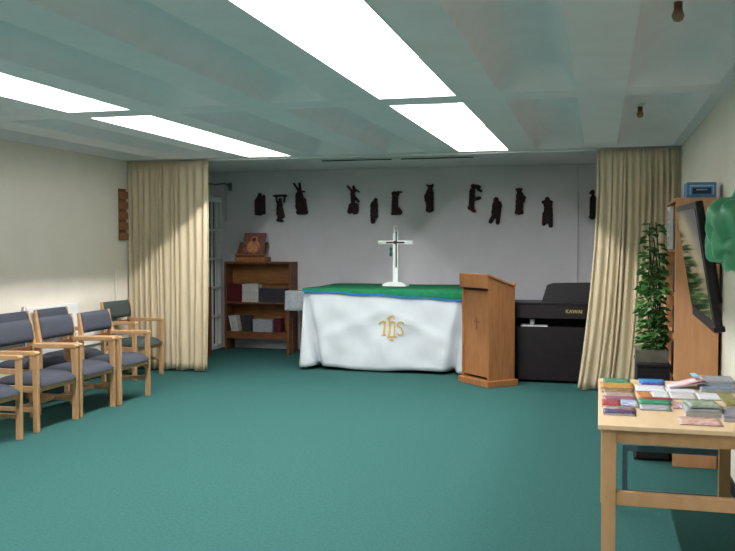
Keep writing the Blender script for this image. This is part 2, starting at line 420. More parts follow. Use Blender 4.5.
# bookstand with picture on top
t = thing('book_stand', 'brown wooden sloping bookstand on top of the low bookcase', 'book stand', (-4.87,11.93,1.28))
obj('base', box(NB(), -.24,.24,-.11,.11,0,.07,bev=.006), oak, t)
M = Matrix.Translation((0,-.10,.07)) @ Matrix.Rotation(math.radians(48),4,'X')
obj('sloping_board', box(NB(), -.22,.22,0,.27,0,.018,M=M,bev=.003), dkwood, t)
obj('ledge', box(NB(), -.22,.22,-.004,.016,.018,.045,M=M), oak, t)
M2 = Matrix.Translation((-4.84,11.93-.075,1.28+.115)) @ Matrix.Rotation(math.radians(68),4,'X')
t = thing('icon_picture', 'small orange and brown icon picture leaning on the bookstand', 'picture')
icon = mat('icon_paint',(.50,.16,.05),.5,(.09,.03,.02),9)
obj('panel', box(NB(), -.16,.17,0,.32,0,.012,M=M2), mat('icon_ground',(.36,.12,.07),.5,(.17,.08,.09),14), t)
b = NB()   # haloed half-figure relief
for (cx,cy,rx,ry) in ((0,.11,.10,.10),(.005,.215,.05,.055)):
    pts = [(cx+rx*math.cos(a*PI/10), cy+ry*math.sin(a*PI/10)) for a in range(20)]
    prism(b, pts, 'z', .012, .017, M=M2)
obj('painted_figure', b, mat('icon_figure',(.72,.33,.16),.5,(.5,.17,.08),20), t)
b = NB(); pts = [(.028*math.cos(a*PI/8), .215+.034*math.sin(a*PI/8)) for a in range(16)]
prism(b, pts, 'z', .017, .020, M=M2); obj('painted_face', b, mat('icon_face',(.12,.035,.03),.6), t)

# rack beside the door, half hidden by curtain
t = thing('book_rack', 'narrow brown book rack half hidden behind the left curtain edge', 'book rack')
rx = -5.16; ry = 10.9
obj('side_panel', box(NB(), rx-.30,rx-.28,ry,ry+.25,0,.95), dkwood, t); obj('side_panel', box(NB(), rx-.02,rx,ry,ry+.25,0,.95), dkwood, t)
for z in (.06,.35,.64,.93): obj('shelf', box(NB(), rx-.28,rx-.02,ry,ry+.25,z-.02,z), dkwood, t)
for z, m, l in ((.06,dgrey,'charcoal book on the bottom shelf of the curtain-side rack'),(.35,mat('light_blue_cover',(.25,.38,.45)),'light blue book on the middle shelf of the curtain-side rack'),(.64,mat('tan_cover',(.3,.17,.08)),'tan book on the top shelf of the curtain-side rack')):
    book(rx-.09,rx-.03,ry+.01,ry+.18,z,z+.2,m,l,'books on the curtain-side rack')

# wall bracket with chain
t = thing('wall_bracket', 'dark metal wall bracket with hanging chain above the low bookcase', 'bracket')
p = at_y(227,187,12.0); brk = mat('dark_grey_iron',(.2,.2,.21),.6)
obj('mounting_plate', box(NB(), p.x-.03,p.x+.03,12.10,12.119,p.z-.05,p.z+.07,bev=.004), brk, t)
obj('arm', tubep(NB(), [(p.x,12.10,p.z+.02),(p.x-.02,11.96,p.z+.05),(p.x-.14,11.9,p.z+.03),(p.x-.30,11.88,p.z+.06)], .014), brk, t, True)
b = NB()
for k in range(16): tubep(b, [(p.x+.018*math.cos(a*PI/3)*(1 if k%2 else .35), 11.955+.018*math.cos(a*PI/3)*(0.35 if k%2 else 1), p.z-.0-k*.032+.022*math.sin(a*PI/3)) for a in range(7)], .004, 5)
ch = obj('chain', b, steel, t); ch['kind'] = 'stuff'

# ------------------------------------------------------------------ wall sculptures
FIG = [
 (6,[((78,100),(79,108),9),((79,118),(80,172),19),((95,106),(97,176),7),((65,125),(65,178),9)],'wide robed figure, leftmost on the wall'),
 (6,[((136,105),(188,104),5),((146,108),(148,130),5),((181,108),(178,130),5),((162,120),(162,128),8),((160,138),(158,178),15),((166,160),(172,188),11),((150,205),(172,208),6),((160,180),(160,203),12)],'figure carrying a flat bar overhead'),
 (6,[((218,55),(238,86),5),((241,55),(245,92),6),((262,88),(242,86),4),((240,102),(240,150),19),((256,122),(262,160),14),((236,172),(268,172),12)],'tall figure with both hands flung up'),
 (6,[((438,66),(460,92),5),((462,68),(466,86),7),((468,78),(486,90),4),((458,95),(460,130),11),((468,112),(482,128),6),((452,145),(446,170),12),((472,145),(472,170),13),((456,150),(466,172),12)],'figure reaching to the left with spread skirt'),
 (6,[((552,122),(551,126),10),((546,142),(546,185),18),((542,190),(541,210),12)],'plain hooded figure hanging lower, third from the cross'),
 (6,[((626,96),(640,98),11),((640,89),(660,90),4),((632,108),(630,162),15),((640,160),(650,172),13),((620,178),(640,178),7)],'figure with an arm held out right, just above the cross'),
 (7,[((98,54),(104,62),4),((120,53),(116,62),4),((110,62),(110,66),10),((108,82),(108,142),16),((96,95),(98,110),10),((98,148),(118,148),6)],'upright figure with two points at its head, right of the cross'),
 (7,[((266,58),(290,62),8),((285,70),(298,78),5),((265,76),(262,135),12),((274,107),(292,102),7),((254,138),(272,150),8)],'figure bent sideways with a carried bundle'),
 (7,[((352,108),(352,112),10),((356,128),(352,160),19),((346,165),(332,190),9),((361,165),(358,194),9)],'striding figure with split legs hanging lower'),
 (7,[((437,74),(437,78),10),((426,70),(432,74),4),((447,70),(442,74),4),((440,92),(437,150),15),((455,100),(450,115),8),((426,156),(448,156),6)],'narrow upright figure between two lower ones'),
 (7,[((541,106),(541,112),9),((526,118),(556,118),7),((543,122),(545,160),17),((530,160),(528,198),8),((553,160),(553,204),9),((541,160),(541,190),8)],'figure with two long legs left of the wall pipe'),
 (7,[((708,80),(708,84),9),((698,84),(708,88),4),((710,104),(708,168),13),((700,172),(712,176),7)],'figure half hidden by the right curtain'),
]
for crop, caps, lab in FIG:
    ox, oy, sc = (240,170,4.083) if crop == 6 else (400,170,3.675)
    Y = 12.07
    P = lambda q: at_y(ox+q[0]/sc, oy+q[1]/sc, Y)
    k = Y/F/sc*.93
    allp = [P(q) for c in caps for q in c[:2]]
    cen = Vector((sum(p.x for p in allp)/len(allp), 12.09, sum(p.z for p in allp)/len(allp)))
    b = NB()
    for a, c, r in caps:
        A = P(a)-cen; B = P(c)-cen; A.y = B.y = 0; rr = r*k
        n = max(2, int((B-A).length/(rr*.35))+1)
        for i in range(n+1):
            m = A.lerp(B, i/n); s = rr*(1+.08*math.sin(i*1.7))
            bmesh.ops.create_icosphere(b, subdivisions=2, radius=1, matrix=Matrix.Translation(m) @ Matrix.Diagonal((s, min(.05, s*.75)+.006, s, 1)))
    o = obj('wall_sculpture', b, dkbrown, None, True); o.location = cen
    rm = o.modifiers.new('union','REMESH'); rm.mode = 'VOXEL'; rm.voxel_size = .0065; rm.use_smooth_shade = True
    sm = o.modifiers.new('soft','SMOOTH'); sm.iterations = 1
    o.location.y = YB - .028
    tag(o, f'dark wall relief: {lab}', 'wall sculpture', 'dark carved relief figures on the back wall')

# ------------------------------------------------------------------ altar
AX0, AX1, AY0, AY1, AZ = -3.485, -1.47, 10.20, 11.62, .985
rotA = math.radians(-1.0)
AC = Vector(((AX0+AX1)/2, (AY0+AY1)/2, 0)); hw, hd = (AX1-AX0)/2, (AY1-AY0)/2
t = thing('altar_table', 'altar table standing wholly under the white cloth', 'table', AC, rotA)
obj('table_top', box(NB(), -hw+.02,hw-.02,-hd+.02,hd-.02,AZ-.035,AZ-.012), oak, t)
for sx in (-1,1):
    for sy in (-1,1): obj('leg', box(NB(), sx*(hw-.42)-.03,sx*(hw-.42)+.03,sy*(hd-.32)-.03,sy*(hd-.32)+.03,0,AZ-.035), oak, t)
def skirt_pt(s, f):
    """s along perimeter 0..1, f 0 top .. 1 hem"""
    per = 2*(2*hw+2*hd); d = s*per
    if d < 2*hw: x, y, nx, ny, e = -hw+d, -hd, 0, -1, min(d, 2*hw-d)
    elif d < 2*hw+2*hd: d -= 2*hw; x, y, nx, ny, e = hw, -hd+d, 1, 0, min(d, 2*hd-d)
    elif d < 4*hw+2*hd: d -= 2*hw+2*hd; x, y, nx, ny, e = hw-d, hd, 0, 1, min(d, 2*hw-d)
    else: d -= 4*hw+2*hd; x, y, nx, ny, e = -hw, hd-d, -1, 0, min(d, 2*hd-d)
    cor = math.exp(-(e/.09)**2)
    out = .012 + f*(.020 + .012*math.sin(s*46+1.2) + .010*math.sin(s*91)) + f*.03*cor
    # swags falling from the corners of the front panel
    dx = abs(x)/hw
    val = -.20*math.exp(-((e-.03-.15*f)/.036)**2)*f**.7 + .03*math.exp(-((e-.16-.14*f)/.06)**2)*f + (.010*math.sin(7*dx+3*f)*math.sin(11*f+5*dx)+.016*math.exp(-((f-.25-.5*dx)/.07)**2))*(1-cor)*min(1,3*f)*min(1,4*(1-f))
    out += val + .010*math.sin(9*(f*1.2-dx))*f*(1-cor)
    px = x + nx*out + (math.copysign(.03*cor*f, x) if nx == 0 else 0)
    py = y + ny*out + (math.copysign(.03*cor*f, y) if ny == 0 else 0)
    hem = .032 + .012*math.sin(s*37) + (.05*math.exp(-((e-.2)/.12)**2) if e < .5 else 0)*.3
    z = AZ - f*(AZ-hem)
    return Vector((px,py,z))
N = 240; R = 20; b = NB(); rows = []
for r in range(R+1): rows.append([b.verts.new(skirt_pt(i/N, r/R)) for i in range(N)])
for a, c in zip(rows, rows[1:]):
    for i in range(N): b.faces.new((a[i],c[i],c[(i+1)%N],a[(i+1)%N]))
b.faces.new(rows[0])
bmesh.ops.recalc_face_normals(b, faces=b.faces)
cl = obj('altar_cloth', b, clothw, None, True); cl.location = AC; cl.rotation_euler = (0,0,rotA)
tag(cl, 'white altar cloth with gold embroidered monogram hanging to the floor', 'altar cloth')
md = cl.modifiers.new('solid','SOLIDIFY'); md.thickness = .004; md.offset = -1
# lace border at the left front corner fold
b = NB(); per = 4*(hw+hd)
pts = []
for r in range(R*3+1):
    f = r/(R*3); p = skirt_pt(1-.012, f); q = p + Vector((-.012-(.012 if r % 2 else 0), -.02, 0))
    pts.append((p+Vector((-.003,-.004,0)), q))
vv = [(b.verts.new(p), b.verts.new(q)) for p, q in pts]
for a, c in zip(vv, vv[1:]): b.faces.new((a[0],a[1],c[1],c[0]))
lc = obj('lace_border', b, lace, cl); md = lc.modifiers.new('solid','SOLIDIFY'); md.thickness = .003
# gold monogram strokes laid on the front of the cloth
inv = (Matrix.Translation(AC) @ Matrix.Rotation(rotA,4,'Z')).inverted()
def on_cloth(px, py):
    o_ = inv @ Vector((0,0,H)); d_ = (inv.to_3x3() @ ray(px,py))
    t_ = (-hd-.03 - o_.y)/d_.y; p = o_+d_*t_
    s = (p.x+hw)/(4*(hw+hd)); f = (AZ-p.z)/(AZ-.032)
    q = skirt_pt(s, f); return Vector((p.x, q.y, p.z))
STR = [([(150,268),(175,245),(205,235),(225,248)],9),([(218,240),(214,300),(210,385)],13),([(185,388),(232,380)],7),
       ([(240,205),(262,195),(285,178),(312,172),(328,190)],8),([(268,195),(272,300),(268,405)],12),([(278,250),(305,232),(328,250),(326,330),(322,405)],9),([(248,412),(285,405),(345,405)],7),([(272,430),(295,446),(318,440)],6),([(300,405),(298,440)],5),
       ([(432,268),(420,245),(385,240),(362,258),(362,285),(385,300),(405,315),(404,335)],8),([(404,330),(416,360),(405,385),(372,385),(355,365)],8)]
for pts, w in STR:
    b = NB(); P3 = [on_cloth(365+x/11.02, 300+y/11.02) for x, y in pts]
    fine = []
    for a, c in zip(P3, P3[1:]):
        for k in range(4): fine.append(a.lerp(c,k/4))
    fine.append(P3[-1]); hwid = w/11.02*.0118*.95
    def strip(yo):
        L = []
        for i, p in enumerate(fine):
            tv = fine[min(i+1,len(fine)-1)]-fine[max(i-1,0)]; n = Vector((-tv.z,0,tv.x)).normalized()
            L.append((p+n*hwid+Vector((0,yo,0)), p-n*hwid+Vector((0,yo,0))))
        return L
    A = [[b.verts.new(v) for v in pr] for pr in strip(-.010)]; B = [[b.verts.new(v) for v in pr] for pr in strip(-.001)]
    for i in range(len(A)-1):
        for u, v in ((A,A),(B,B)): b.faces.new((u[i][0],u[i][1],u[i+1][1],u[i+1][0]))
        b.faces.new((A[i][0],A[i+1][0],B[i+1][0],B[i][0])); b.faces.new((A[i][1],B[i][1],B[i+1][1],A[i+1][1]))
    for i in (0,-1): b.faces.new((A[i][0],B[i][0],B[i][1],A[i][1]))
    bmesh.ops.recalc_face_normals(b, faces=b.faces)
    obj('embroidered_stroke', b, gold, cl)
# green overlay with blue edging, dropping a little over the front towards the right
b = NB(); n = 60; rows = []; e = []
for i in range(n+1):
    u = i/n; x = -hw-.012+u*(2*hw+.024)
    drop = .022+.085*u+.006*math.sin(u*23)
    col = []
    for j in range(9): col.append(b.verts.new((x, hd-.02-(2*hd-.02+.006)*j/8, AZ+.006+.003*math.sin(u*9+j))))
    for k in range(1,5): col.append(b.verts.new((x+0, -hd-.017-.010*k/4-.028*0, AZ+.004-drop*k/4)))
    rows.append(col); e.append((x, drop))
for a, c in zip(rows, rows[1:]):
    for k in range(len(a)-1): b.faces.new((a[k],c[k],c[k+1],a[k+1]))
bmesh.ops.recalc_face_normals(b, faces=b.faces)
go = obj('altar_overlay', b, greenc, None, True); go.location = AC; go.rotation_euler = (0,0,rotA)
tag(go, 'green cloth with blue edging laid over the top of the white altar cloth', 'cloth')
md = go.modifiers.new('solid','SOLIDIFY'); md.thickness = .004; md.offset = 1
b = NB(); vv = []
for x, drop in e:
    vv.append([b.verts.new((x,-hd-.037,AZ+.004-drop+dz)) for dz in (.008,-.012)])
for a, c in zip(vv, vv[1:]): b.faces.new((a[0],a[1],c[1],c[0]))
bt = obj('blue_edging', b, bluec, go); md = bt.modifiers.new('solid','SOLIDIFY'); md.thickness = .006; md.offset = 0

# altar cross
p = Vector((-2.525,11.0,AZ+.012))
t = thing('altar_cross', 'tall white standing crucifix with dark inlay on the green altar top', 'cross', p, rotA)
b = NB(); prism(b, [(-.155,0),(.155,0),(.155,.018),(.085,.055),(-.085,.055),(-.155,.018)], 'y', -.09, .09); obj('base', b, crosswhite, t)
obj('upright', box(NB(), -.034,.034,-.022,.022,.05,.70,bev=.004), crosswhite, t)
obj('crossbar', box(NB(), -.232,.232,-.0225,.0225,.535,.585,bev=.004), crosswhite, t)
b = NB(); tubep(b, [(.028*math.cos(a*PI/6)+0,0,.735+.032*math.sin(a*PI/6)) for a in range(13)], .010, 8); obj('top_ring', b, crosswhite, t, True)
b = NB(); box(b, .004,.018,-.030,-.0226,.24,.70); obj('dark_inlay', b, blk2, t)
obj('dark_inlay', box(NB(), -.12,.12,-.031,-.0226,.550,.568), dkbrown, t)
b = NB(); bmesh.ops.create_uvsphere(b, u_segments=12, v_segments=8, radius=.022, matrix=Matrix.Translation((0,-.036,.56)) @ Matrix.Diagonal((1,.5,1,1))); obj('centre_boss', b, dkbrown, t, True)
b = NB()
for zc, s in ((.475,.020),(.44,.016),(.405,.022)): bmesh.ops.create_uvsphere(b, u_segments=10, v_segments=8, radius=s, matrix=Matrix.Translation((-.062,-.01,zc)) @ Matrix.Diagonal((1,.6,1.2,1)))
tubep(b, [(-.062,-.01,.48),(-.060,-.01,.537)], .003, 6)
o = obj('green_tassel', b, mat('teal_thread',(.02,.16,.13),.7), t, True)

# small credence stand with white cloth left of the altar
p = at_y(299,300,11.52)
t = thing('side_stand', 'small wooden stand between the bookcase and the altar, under a cloth', 'stand', (p.x-.03,11.52,0))
obj('top', box(NB(), -.13,.13,-.11,.11,.86,.885), dkwood, t)
for sx in (-1,1):
    for sy in (-1,1): obj('leg', box(NB(), sx*.10-.015,sx*.10+.015,sy*.08-.015,sy*.08+.015,0,.86), dkwood, t)
b = NB(); n = 48; rows = []
for r in range(9):
    f = r/8; row = []
    for i in range(n):
        a = 2*PI*i/n; c_, s_ = math.cos(a), math.sin(a); k = (abs(c_)**6+abs(s_)**6)**(-1/6)
        o_ = 1.03+f*.06+f*.03*math.sin(i*1.3)
        row.append(b.verts.new((.14*k*c_*o_, .12*k*s_*o_, .892-f*.27 - (.02*(1-f) if False else 0))))
    rows.append(row)
for a, c in zip(rows, rows[1:]):
    for i in range(n): b.faces.new((a[i],c[i],c[(i+1)%n],a[(i+1)%n]))
b.faces.new(rows[0]); bmesh.ops.recalc_face_normals(b, faces=b.faces)
o = obj('stand_cloth', b, mat('grey_white_cloth',(.50,.54,.58),.9), None, True); o.location = (p.x-.03,11.52,0)
tag(o, 'short grey-white cloth draped over the small stand left of the altar', 'cloth')
md = o.modifiers.new('solid','SOLIDIFY'); md.thickness = .003

# ------------------------------------------------------------------ lectern
Cx, Cy = -1.135, 9.37; ang = math.atan2(.36,-.38)      # direction of the front face, corner -> left
u = Vector((-.37,.40,0)).normalized(); v = Vector((.40,.37,0)).normalized()
Wf, Dp = .505, .345
ML = Matrix(((-u.x, v.x, 0, Cx),(-u.y, v.y, 0, Cy),(0,0,1,0),(0,0,0,1)))    # local: x from -Wf..0 front width, y 0..Dp depth
t = thing('lectern', 'oak lectern with a sloping top standing at the right end of the altar', 'lectern'); t.matrix_world = ML
zf, zb = 1.185, 1.06
lside = [(.0,.07),(Dp,.07),(Dp,zb),(0,zf)]
obj('side_panel', prism(NB(), lside, 'x', -.022, 0), oak, t)
obj('side_panel', prism(NB(), lside, 'x', -Wf, -Wf+.022), oak, t)
fp = obj('front_panel', box(NB(), -Wf+.022,-.022,.022,.040,.10,1.03), oak, t)
obj('fascia', box(NB(), -Wf-.02,.012,-.022,.0,1.06,1.205,bev=.003), oak, t)
obj('shelf', box(NB(), -Wf+.022,-.022,.04,Dp-.02,.62,.64), oak, t)
M = Matrix.Translation((0,-.022,zf+.012)) @ Matrix.Rotation(math.atan2(zb-zf,Dp),4,'X')
obj('sloping_top', box(NB(), -Wf-.02,.02,-.004,Dp+.035,0,.020,M=M,bev=.004), oak, t)
obj('book_ledge', box(NB(), -Wf-.02,.02,Dp+.02,Dp+.035,.020,.045,M=M), oak, t)
obj('plinth', box(NB(), -Wf-.03,.03,-.03,Dp+.03,0,.07,bev=.008), oak, t)
b = NB(); box(b, -Wf/2-.006,-Wf/2+.006,.0195,.0225,.60,.74); box(b, -Wf/2-.045,-Wf/2+.045,.0195,.0225,.682,.694); obj('cross_inlay', b, dkwood, fp)

# ------------------------------------------------------------------ piano
t = thing('digital_piano', 'black upright digital piano between the lectern and the right curtain', 'piano')
PX0, PX1, PY = -.96, .44, 9.86
up = obj('upper_panel', box(NB(), PX0+.03,PX1-.03,PY,PY+.03,.715,.875,bev=.004), blk, t)
obj('top_lid', box(NB(), PX0,PX1,PY-.01,PY+.42,.872,.893,bev=.005), blk, t)
obj('lower_panel', box(NB(), PX0+.03,PX1-.03,PY,PY+.03,.03,.60,bev=.004), blk, t)
obj('side_panel', box(NB(), PX0,PX0+.03,PY-.005,PY+.42,0,.873), blk, t); obj('side_panel', box(NB(), PX1-.03,PX1,PY-.005,PY+.42,0,.873), blk, t)
obj('key_bed', box(NB(), PX0+.03,PX1-.03,PY-.0,PY+.32,.598,.622), blk, t)
obj('back_panel', box(NB(), PX0+.03,PX1-.03,PY+.38,PY+.40,.03,.873), blk2, t)
b = NB()
prism(b, [(-.62,.0),(.0,.0),(-.0,.215),(-.06,.225),(-.50,.215),(-.565,.19)], 'y', 0, .018, M=Matrix.Translation((.0,PY+.12,.893)) @ Matrix.Rotation(math.radians(-14),4,'X'))
obj('music_rest', b, blk2, t)
cu = bpy.data.curves.new('maker_name','FONT'); cu.body = 'KAWAI'; cu.size = .055; cu.extrude = .0015; cu.align_x = 'CENTER'; cu.offset = .001
tmp = bpy.data.objects.new('tmp', cu); C.objects.link(tmp)
dg = bpy.context.evaluated_depsgraph_get(); me = bpy.data.meshes.new_from_object(tmp.evaluated_get(dg))
bpy.data.objects.remove(tmp)
o = bpy.data.objects.new('gold_lettering', me); C.objects.link(o); me.materials.append(mat('gold_letter',(.55,.40,.16),.4)); o.parent = up
o.rotation_euler = (PI/2,0,0); p = at_y(573,316.5,PY); o.location = (p.x+.01,PY-.002,.778)
p = at_y(535,333,PY+.05)
tag(obj('paper_sheet', box(NB(), -.84,-.55,PY+.02,PY+.22,.6225,.632), paper), 'white paper lying in the open slot of the black piano', 'paper')
b = lathe(NB(), [(.022,0),(.028,.065),(.025,.065),(.020,.006)], (-.72,PY+.08,.6325)); tag(obj('paper_cup', b, keyw, None, True), 'tiny white cup standing in the open slot of the black piano', 'cup')

# ------------------------------------------------------------------ plant on black cabinet
t = thing('black_cabinet', 'black box cabinet under the potted plant beside the tall bookcase', 'cabinet', (.37,6.72,0))
obj('body', box(NB(), -.105,.115,-.24,.24,.02,.67,bev=.006), blk2, t); obj('top_board', box(NB(), -.11,.12,-.25,.25,.67,.69,bev=.004), blk2, t)
obj('plinth', box(NB(), -.12,.11,-.22,.22,0,.02), blk2, t)
t = thing('potted_plant', 'tall leafy green climbing plant in a grey trough on the black cabinet', 'plant', (.375,6.72,.691))
obj('pot', prism(NB(), [(-.11,0),(.10,0),(.11,.085),(-.12,.085)], 'y', -.16, .16), potm, t)
rnd = random.Random(5); b = NB(); lb = NB()
for s in range(9):
    x, y = rnd.uniform(-.01,.06), rnd.uniform(-.12,.12); pts = [(x,y,.07)]; hh = rnd.uniform(.5,.94) if s else .94
    dx, dy = rnd.uniform(-.02,.02), rnd.uniform(-.10,.10)
    for k in range(1,9):
        f = k/8; pts.append((x+dx*f+.025*math.sin(4*f+s), y+dy*f+.025*math.cos(5*f+s), .07+hh*f))
    tubep(b, pts, .004, 5)
    for k in range(66):
        f = rnd.random()*7.999; i = int(f); P = Vector(pts[i]).lerp(Vector(pts[i+1]), f-i)
        
        if math.sin(P.z*17+s*1.3) > .55: continue
        a = rnd.uniform(0,2*PI); L = rnd.uniform(.04,.075); d = Vector((math.cos(a),math.sin(a),rnd.uniform(-.5,.3))).normalized()
        Q = P + d*rnd.uniform(.01,.08); Q.x = max(-.03-.05*(1-P.z), min(.055, Q.x)); w = d.cross(Vector((0,0,1))).normalized()*L*.62; nn = w.cross(d).normalized()*L*.12
        pl = [Q, Q+d*L*.3+w, Q+d*L*.75+w*.6, Q+d*L*1.1-nn*2, Q+d*L*.75-w*.6, Q+d*L*.3-w]
        vs = [lb.verts.new(q + (nn if j in (1,2,4,5) else Vector())) for j, q in enumerate(pl)]
        lb.faces.new((vs[0],vs[1],vs[2],vs[3])); lb.faces.new((vs[0],vs[3],vs[4],vs[5]))
obj('stems', b, stemm, t)
lo = obj('leaves', lb, leafm, t); lo['kind'] = 'stuff'
md = lo.modifiers.new('solid','SOLIDIFY'); md.thickness = .0008

# ------------------------------------------------------------------ tall bookcase by right wall
t = thing('tall_bookcase', 'tall orange pine bookcase standing side-on against the right wall', 'bookcase')
TX0, TX1, TY0, TY1, TZ = .500, .785, 6.36, 7.20, 1.85
obj('side_panel', box(NB(), TX0,TX1,TY0,TY0+.022,0,TZ,bev=.002), orwood, t)
obj('side_panel', box(NB(), TX0,TX1,TY1-.022,TY1,0,TZ,bev=.002), orwood, t)
obj('back_panel', box(NB(), TX1-.012,TX1,TY0+.022,TY1-.022,.06,TZ-.02), orwood, t)
tiers = [.08,.36,.63,.895,1.19,1.50]
for z in tiers: obj('shelf', box(NB(), TX0+.004,TX1-.012,TY0+.022,TY1-.022,z-.02,z), orwood, t)
obj('top_board', box(NB(), TX0,TX1,TY0+.022,TY1-.022,TZ-.02,TZ), orwood, t)
obj('plinth', box(NB(), TX0+.01,TX0+.028,TY0+.022,TY1-.022,0,.06), orwood, t)
cols = {'blue':(.05,.12,.32),'white':(.62,.62,.62),'red':(.35,.03,.03),'navy':(.02,.03,.10),'grey':(.22,.24,.27),'teal':(.03,.18,.2),'yellow':(.5,.36,.06),'brown':(.14,.07,.03)}
tn = ['bottom','second','third','fourth','fifth','top']
rnd = random.Random(11)
for ti, z in enumerate(tiers):
    if ti == 0: continue
    y = TY0+.03; seq = list(cols); rnd.shuffle(seq); k = 0
    while y < TY1-.08 and k < 8:
        w = rnd.uniform(.035,.07); h = rnd.uniform(.17,.225); cn = seq[k]
        book(TX0+.02,TX0+.02+rnd.uniform(.15,.2),y,y+w,z,z+h,mat(cn+'_cover',cols[cn],.5),f'{cn} book on the {tn[ti]} shelf of the tall bookcase','books in the tall bookcase',facing='x'); y += w+.003; k += 1
# leaflet holder on the bookcase front
t = thing('leaflet_holder', 'white leaflet holder hooked on the front of the tall bookcase', 'leaflet holder', (TX0-.012,6.62,1.50))
obj('holder', box(NB(), -.016,0.011,-.10,.10,0,.30,bev=.002), keyw, t)
for k, (c_, z) in enumerate((((.35,.10,.08),.20),((.2,.2,.24),.11),((.45,.1,.06),.02))): obj('leaflet', box(NB(), -.020,-.0165,-.075,.075,z,z+.07), mat('leaflet_%d'%k, c_, .5,(.6,.6,.6),60), t)
# near front also shows its edge: a second card facing the room
# blue box on top
t = thing('blue_box', 'blue printed box on top of the tall bookcase', 'box', (.67,6.50,TZ))
obj('body', box(NB(), -.095,.095,-.10,.14,0,.108,bev=.004), bluebox, t)
obj('pale_border', (lambda b: (box(b,-.078,.078,-.1025,-.1005,.078,.088), box(b,-.078,-.070,-.1025,-.1005,.02,.078), box(b,.070,.078,-.1025,-.1005,.02,.078))[0])(NB()), mat('pale_blue_print',(.35,.5,.6)), t)
obj('dark_label', box(NB(), -.06,.06,-.1025,-.1005,.028,.068), mat('navy_print',(.01,.03,.09)), t)
obj('lettering', box(NB(), -.035,.035,-.104,-.1026,.052,.060), mat('pale_print',(.5,.55,.55),.5,(.05,.1,.15),300), t)

# ------------------------------------------------------------------ television on wall bracket
nb, nt_ = at_y(714,330,4.25), at_y(694,200,4.25)
fb, ft = at_y(692,309,5.22), at_y(675,208,5.22)
o3 = (nb+nt_+fb+ft)/4; ex = ((fb+ft)-(nb+nt_)).normalized(); ez = ((nt_+ft)-(nb+fb)); ez = (ez-ex*ez.dot(ex)).normalized(); ey = ez.cross(ex)
if ey.x > 0: pass
TW = ((fb+ft)-(nb+nt_)).length/4; TH = ((nt_+ft)-(nb+fb)).length/4
MT = Matrix(((ex.x,ey.x,ez.x,o3.x),(ex.y,ey.y,ez.y,o3.y),(ex.z,ey.z,ez.z,o3.z),(0,0,0,1)))
sg = 1 if ey.x > 0 else -1   # +sg*y points to the wall
t = thing('television', 'black flat television tilted on a bracket on the right wall', 'television'); t.matrix_world = MT
def ybox(x0,x1,a,c,z0,z1,bev=0): return box(NB(), x0,x1,min(sg*a,sg*c),max(sg*a,sg*c),z0,z1,bev=bev)
cs = obj('case', ybox(-TW,TW,.004,.040,-TH,TH,.008), blk, t)
obj('screen', ybox(-TW+.03,TW-.03,0,.0045,-TH+.035,TH-.03), scr, cs)
obj('rear_hump', ybox(-TW*.6,TW*.6,.039,.075,-TH*.7,TH*.5,.01), blk2, t)
obj('speaker_bar', ybox(-TW+.02,TW-.02,.0,.05,-TH-.025,-TH+.002,.006), blk, cs)
t = thing('television_bracket', 'dark wall bracket holding the television on the right wall', 'bracket')
mid = MT @ Vector((0,sg*.075,0))
obj('wall_plate', box(NB(), XR-.02,XR-.001,mid.y-.12,mid.y+.12,mid.z-.15,mid.z+.15), blk2, t)
obj('arm', tubep(NB(), [(XR-.02,mid.y,mid.z),(mid.x+.004,mid.y,mid.z)], .025), blk2, t)
# green plastic bag hanging behind the near edge of the television
b = NB(); bmesh.ops.create_icosphere(b, subdivisions=5, radius=1)
bc = at_y(747,229,4.0); rx_, rz_ = .150, .178
for v_ in b.verts:
    d = v_.co.copy(); n1 = noise.noise(d*1.6)*.30 + abs(noise.noise(Vector((d.x*3.2+3,d.y*3.2,d.z*1.3))))*.34; r_ = 1+n1-.08
    zz = d.z
    sh = 1 - .30*max(0,zz)**2
    v_.co = Vector((d.x*rx_*r_*sh, d.y*.13*r_*sh, d.z*rz_*r_))
o = obj('plastic_bag', b, bagm, None, True); o.location = (min(bc.x, XR-.15), 4.0, bc.z)
tag(o, 'bulging green plastic bag hanging by the right wall next to the television', 'bag')
k = obj('knot', tubep(NB(), [(.0,0,rz_*.85),(.02,0,rz_*1.1),(.06,.0,rz_*1.3),(.16,0,rz_*1.38)], .014, 8, [.03,.012,.012,.010]), bagm, o, True)
t = thing('wall_hook', 'small metal hook on the right wall above the green bag', 'hook')
obj('hook', tubep(NB(), [(XR-.001,4.0,o.location.z+rz_*1.38),(XR-.03,4.0,o.location.z+rz_*1.38),(XR-.03,4.0,o.location.z+rz_*1.38+.03)], .006), steel, t)

# ------------------------------------------------------------------ side table
t = thing('side_table', 'pale beech table covered with leaflets at the right wall', 'table')
SX0, SX1, SY0, SY1, SZ = .0, .755, 4.03, 5.44, .73
obj('table_top', box(NB(), SX0,SX1,SY0,SY1,SZ-.022,SZ,bev=.004), beech_t, t)
lw = .062
for x0 in (SX0+.018, SX1-.018-lw):
    for y0 in (SY0+.02, SY1-.02-lw): obj('leg', box(NB(), x0,x0+lw,y0,y0+lw,0,SZ-.022,bev=.003), beech, t)
obj('apron', box(NB(), SX0+.018+lw,SX1-.018-lw,SY0+.035,SY0+.057,.645,.708), beech, t)
obj('apron', box(NB(), SX0+.018+lw,SX1-.018-lw,SY1-.057,SY1-.035,.645,.708), beech, t)
obj('apron', box(NB(), SX0+.03,SX0+.05,SY0+.02+lw,SY1-.02-lw,.645,.708), beech, t)
obj('apron', box(NB(), SX1-.05,SX1-.03,SY0+.02+lw,SY1-.02-lw,.645,.708), beech, t)
obj('stretcher', box(NB(), SX0+.018+lw,SX1-.018-lw,SY0+.032,SY0+.07,.365,.425,bev=.003), beech, t)
